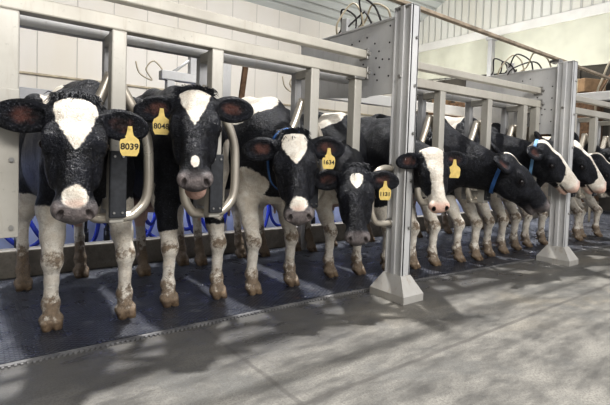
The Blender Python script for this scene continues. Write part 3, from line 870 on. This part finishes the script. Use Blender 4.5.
# hardware beyond the cows
def hanger(x, y, z, label, flip=1):
    r = empty('rail_bracket', (x, y, 0), label, 'bracket')
    b = MB(); b.box(-.04, .04, -.04, .04, 0, z, .006); b.build('stem', M['galv'], r)
    b = MB(); b.box(-.10*flip if flip > 0 else -.34, .34 if flip > 0 else .10, -.05, .05, z, z+.09, .008); b.build('arm', M['galv'], r)
    b = MB(); b.tube([(.02, 0, z+.08), (.24, 0, z+.26), (.28, 0, z+.08)], .016, 8); b.box(.20, .32, -.04, .04, z+.08, z+.28, .004); b.build('lever', M['galv'], r)
    b = MB(); b.tube(smooth_path([(-.05, -.02, z+.05), (-.16, 0, z+.17), (-.24, 0, z+.08), (-.18, 0, z-.02), (-.3, 0, z+.03), (-.34, 0, z+.14)]), .007, 6); b.build('wire', M['cablel'], r)
hanger(1.62, 4.42, 1.80, 'grey bracket with lever arm rising behind the second cow from the left')
hanger(3.05, 4.0, 1.80, 'grey bracket behind the fourth cow near the large plate')
r = empty('leaning_rod', (2.42, 4.55, 0), 'rusty brown rod with dark oval guard behind the third cow from the left', 'rod')
b = MB(); b.box(.05, .11, -.02, .02, 1.0, 2.22, .004, rot=Matrix.Rotation(.12, 3, 'Y')); b.build('rod', M['rust'], r)
b = MB(); b.tube([(-.22, .0, 1.5), (-.22, .0, 1.6), (-.22, 0, 1.8), (-.22, 0, 2.0), (-.22, 0, 2.1)], [.01, .05, .065, .05, .01], 12); b.build('guard', M['rear'], r)
b = MB(); b.box(-.16, -.06, -.03, .03, 0, 2.1, .005); b.build('upright', M['galv'], r)

# ------------------------------------------------------------------ the herd
toC = lambda p: np.array([-p[0], -p[1], 0.])/math.hypot(p[0], p[1])
TUFT = [(560, 'horn', (-.055, .035), (-.085, .085), .048)]
TUFT2 = [(560, 'horn', (-.055, .015), (-.095, .095), .048), (200, 'tuftw', (.005, .13), (-.06, .06), .032)]
F1 = (0, -1, .12)

make_cow('cow with wide white forehead triangle and yellow ear tag 8039, nearest at the left', .60,
    (0.409, 2.36, 1.292), (0.37, 2.12, 0.756), (-.14, -1, .05),
    ((.39, 2.93), (.80, 2.90)), ((.33, 3.86), (.75, 4.02)),
    [(-.06, .06), (0, .085), (.06, .088), (.12, .070), (.18, .045), (.25, .006), (.27, -.03)],
    patches=[((-.10, .85, 1.50), (.07, .42, .14), 1), ((.0, 0, .95), (.35, .3, .22), -1), ((-.25, .5, .9), (.2, .6, .2), -1)],
    wmuz=(.455, .050, .048), nose='mixed', tuft=TUFT2, earw=1.1, ears=((-.06, 1, -.1), (.06, 1, -.1)), eartag=(1, .14, .105, (-.25, -1, 0)), tagtext='8039',
    white_belly=.74, seed=3, res=(.006, .012))
make_cow('cow with white forehead triangle and open pink mouth, second from the left', 1.28,
    (1.053, 2.46, 1.421), (0.954, 2.2, 0.888), (-.45, -1, .05),
    ((1.11, 2.97), (1.47, 2.95)), ((1.20, 3.82), (1.62, 4.0)),
    [(-.06, .07), (0, .085), (.06, .074), (.12, .050), (.20, .018), (.24, -.01)],
    wmuz=(.42, .030, .022), nose='grey', tuft=TUFT2, jaw=.22, ears=((.06, 1, -.1), (-.03, 1, -.1)), eartag=(-1, .08, .105, (-.35, -1, 0)), tagtext='8048',
    white_belly=.58, legblack=((0, .52),), patches=[((.19, .0, .85), (.14, .25, .3), 1), ((-.25, .05, .72), (.12, .2, .16), 1)], seed=5, hs=1.04, res=(.0065, .012))
make_cow('cow with cream forehead shield and blue collar, third from the left', 1.93,
    (1.77, 2.45, 1.218), (1.657, 2.2, 0.66), (-.62, -1, .05),
    ((1.74, 2.90), (2.12, 2.93)), ((1.77, 3.92), (2.25, 4.0)),
    [(.0, .06), (.04, .078), (.09, .074), (.15, .048), (.21, .008), (.23, -.02)],
    wmuz=(.450, .045, .052), nose='mixed', tuft=TUFT, ears=((-.02, 1, -.1), (.02, 1, -.1)), eartag=(1, .12, .100, (-.6, -1, 0)), tagtext='1634', collar=(.72, .028, 'collar', 0),
    white_belly=.80, patches=[((0, .0, 1.15), (.4, .45, .42), -1), ((-.12, .42, 1.5), (.26, .48, .22), 1), ((-.22, .05, .80), (.12, .25, .16), 1)], seed=8, hs=1.03)
make_cow('small black cow with white heart on its forehead, left of the nearest column', 2.68,
    (2.204, 2.28, 0.998), (2.064, 2.09, 0.502), (-.80, -1, .05),
    ((2.58, 2.97), (2.86, 2.90)), ((2.50, 3.95), (2.95, 4.0)),
    [(.045, .015), (.06, .044), (.09, .048), (.12, .038), (.165, .008), (.18, -.02)],
    nose='grey', ears=((.05, 1, -.1), (.02, 1, -.1)), eartag=(1, .12, .095, (-.8, -1, 0)), tagtext='1131', tuft=TUFT,
    white_belly=.80, patches=[((-.1, .15, 1.45), (.20, .14, .16), 1)], seed=11, hs=.99, chest=.0)
make_cow('cow with all-white face and pink nose right of the nearest column', 3.32,
    (2.733, 2.02, 1.148), (2.652, 1.87, 0.715), (-.72, -.90, .05),
    ((3.15, 2.80), (3.50, 2.78)), ((3.1, 3.9), (3.5, 4.0)),
    [(-.07, .09), (0, .095), (.10, .078), (.20, .060), (.30, .050), (.38, .06), (.46, .12), (.6, .12)],
    nose='pink', ears=((.05, 1, -.1), (.05, 1, -.1)), eartag=(1, .10, .095, (-1, -1, 0)), tagtext='',
    white_belly=.62, patches=[((-.1, .75, 1.45), (.2, .16, .22), 1)], yf=2.84, seed=14, hs=.99, res=(.008, .014))
RB = dict(res=(.009, .015))
make_cow('black cow in profile wearing a blue collar and tag, right of the white-faced cow', 3.98,
    (4.17, 2.20, 1.165), (4.56, 1.95, .665), (-.10, -.45, 1),
    ((3.79, 2.75), (4.18, 2.72)), ((3.75, 3.9), (4.15, 4.0)),
    [(-.03, .014), (.05, .016), (.13, .008), (.15, -.01)],
    nose='grey', ears=((-.75, .75, -.1), (-.5, .8, -.1)), collar=(.97, .035, 'collar', -1), facecam=False,
    white_belly=.70, yf=2.80, seed=17, hs=1.05, neckw=1.22, **RB)
make_cow('cow in profile with white blaze and pink nose left of the second column', 4.60,
    (4.80, 2.16, 1.315), (5.09, 1.88, .840), (-.25, -.55, 1),
    ((4.42, 2.66), (4.74, 2.70)), ((4.4, 3.9), (4.8, 4.0)),
    [(-.07, .06), (.02, .035), (.15, .03), (.28, .036), (.36, .07), (.44, .14), (.6, .14)],
    nose='pink', ears=((-.5, .85, -.1), (-.5, .8, -.1)), collar=(.95, .030, 'collar2', 0), facecam=False,
    white_belly=.90, body_white=True, patches=[((0, -.26, 1.15), (.33, .30, .50), -1)], yf=2.80, seed=21, hs=1.07, **RB)
make_cow('cow with white poll and blaze whose head shows just right of the second column', 5.24,
    (5.60, 2.17, 1.350), (5.95, 1.92, .815), (-.3, -.6, 1),
    ((5.05, 2.70), (5.43, 2.74)), ((5.0, 3.9), (5.4, 4.0)),
    [(-.09, .09), (.02, .07), (.10, .035), (.30, .028), (.38, .05), (.46, .12), (.6, .12)],
    nose='pink', ears=((-.5, .85, -.1), (-.5, .8, -.1)),
    white_belly=.90, body_white=True, patches=[((0, -.26, 1.15), (.33, .30, .50), -1)], yf=2.80, seed=24, hs=1.07, **RB)
make_cow('black cow with narrow white stripe on its face at the right picture edge', 5.93,
    (6.33, 2.17, 1.235), (6.68, 1.92, .75), (-.3, -.6, 1),
    ((5.76, 2.76), (6.15, 2.74)), ((5.7, 3.9), (6.1, 4.0)),
    [(-.06, .02), (.10, .02), (.30, .012), (.32, -.01)],
    nose='grey', ears=((-.5, .85, -.1), (-.5, .8, -.1)),
    white_belly=.90, body_white=True, patches=[((0, -.26, 1.15), (.33, .30, .50), -1)], yf=2.80, seed=27, hs=1.06, **RB)
for i, (x, lb) in enumerate(((6.80, 'white-legged cow at the far right, legs seen right of the second column foot'), (7.52, 'last cow of the row, only legs and back in view at the right edge'))):
    make_cow(lb, x, (x+.25, 2.2, 1.35), (x+.55, 1.95, .85), (0, -1, 1), ((x-.16, 2.72), (x+.18, 2.62)), ((x-.2, 3.9), (x+.2, 4.0)), [(0, .03), (.5, .03)],
        nose='pink', white_belly=.95, body_white=True, yf=2.80, seed=30+i, res=(.012, .018))

# ------------------------------------------------------------------ light
def sun(name, d, e, ang, c=(1, 1, 1)):
    L = bpy.data.lights.new(name, 'SUN'); L.energy = e; L.angle = math.radians(ang); L.color = c
    o = bpy.data.objects.new(name, L); col.objects.link(o); o.location = (0, 0, 8)
    o.rotation_euler = Vector(d).to_track_quat('-Z', 'Y').to_euler(); return o
sun('key_sun', (-.12, -.26, -1.0), 3.9, 2.6, (1, .985, .965))
def area(name, loc, tgt, sz, e, c=(1, 1, 1)):
    L = bpy.data.lights.new(name, 'AREA'); L.shape = 'RECTANGLE'; L.size, L.size_y = sz; L.energy = e; L.color = c
    o = bpy.data.objects.new(name, L); col.objects.link(o); o.location = loc
    o.rotation_euler = (Vector(tgt)-Vector(loc)).to_track_quat('-Z', 'Y').to_euler(); return o
area('front_fill', (1.5, -2.4, 4.0), (2.5, 2.8, .8), (7, 1.2), 260, (1, .98, .95))
area('wall_fill', (4.0, 7.2, 4.6), (4, 11.5, 2.8), (10, .8), 150, (1, .97, .93))
area('end_wall_fill', (9.5, 6.5, 3.8), (13, 7, 4.6), (6, .8), 110, (1, .98, .92))
area('pit_fill', (4.5, 4.68, 1.40), (4.5, 5.08, .4), (13, .10), 120, (.85, .9, 1))  # unseen fill added to brighten the splash panel
W = bpy.data.worlds.new('World'); sc.world = W; W.use_nodes = True
nt = W.node_tree; bg = nt.nodes['Background']; bg.inputs[1].default_value = .50
tc = nt.nodes.new('ShaderNodeTexCoord'); sp = nt.nodes.new('ShaderNodeSeparateXYZ'); rp = nt.nodes.new('ShaderNodeValToRGB')
nt.links.new(tc.outputs['Generated'], sp.inputs[0]); nt.links.new(sp.outputs[2], rp.inputs[0]); nt.links.new(rp.outputs[0], bg.inputs[0])
rp.color_ramp.elements[0].position = .0; rp.color_ramp.elements[0].color = (.75, .76, .80, 1)
rp.color_ramp.elements[1].position = .8; rp.color_ramp.elements[1].color = (.95, .96, 1, 1)

# ------------------------------------------------------------------ camera
H = 1.05; f = 440.; yaw = math.atan(337/440); pitch = math.atan(16/440); rl = math.radians(1.9)
F0 = Vector((math.sin(yaw), math.cos(yaw), 0)); R0 = Vector((math.cos(yaw), -math.sin(yaw), 0)); U0 = Vector((0, 0, 1))
Fw = F0*math.cos(pitch)-U0*math.sin(pitch); Up = U0*math.cos(pitch)+F0*math.sin(pitch)
Rt = R0*math.cos(rl)+Up*math.sin(rl); Up2 = Up*math.cos(rl)-R0*math.sin(rl)
cam = bpy.data.cameras.new('camera'); co = bpy.data.objects.new('camera', cam); col.objects.link(co)
co.matrix_world = frame4((0, 0, H), Rt, Up2, -Fw)
cam.sensor_width = 36; cam.sensor_fit = 'HORIZONTAL'; cam.lens = f/610*36
cam.shift_y = -(202.5-175)/610; cam.clip_start = .05; cam.clip_end = 100
sc.camera = co
sc.view_settings.view_transform = 'Standard'
sc.view_settings.look = 'None'
sc.view_settings.exposure = .60
sc.view_settings.gamma = .84
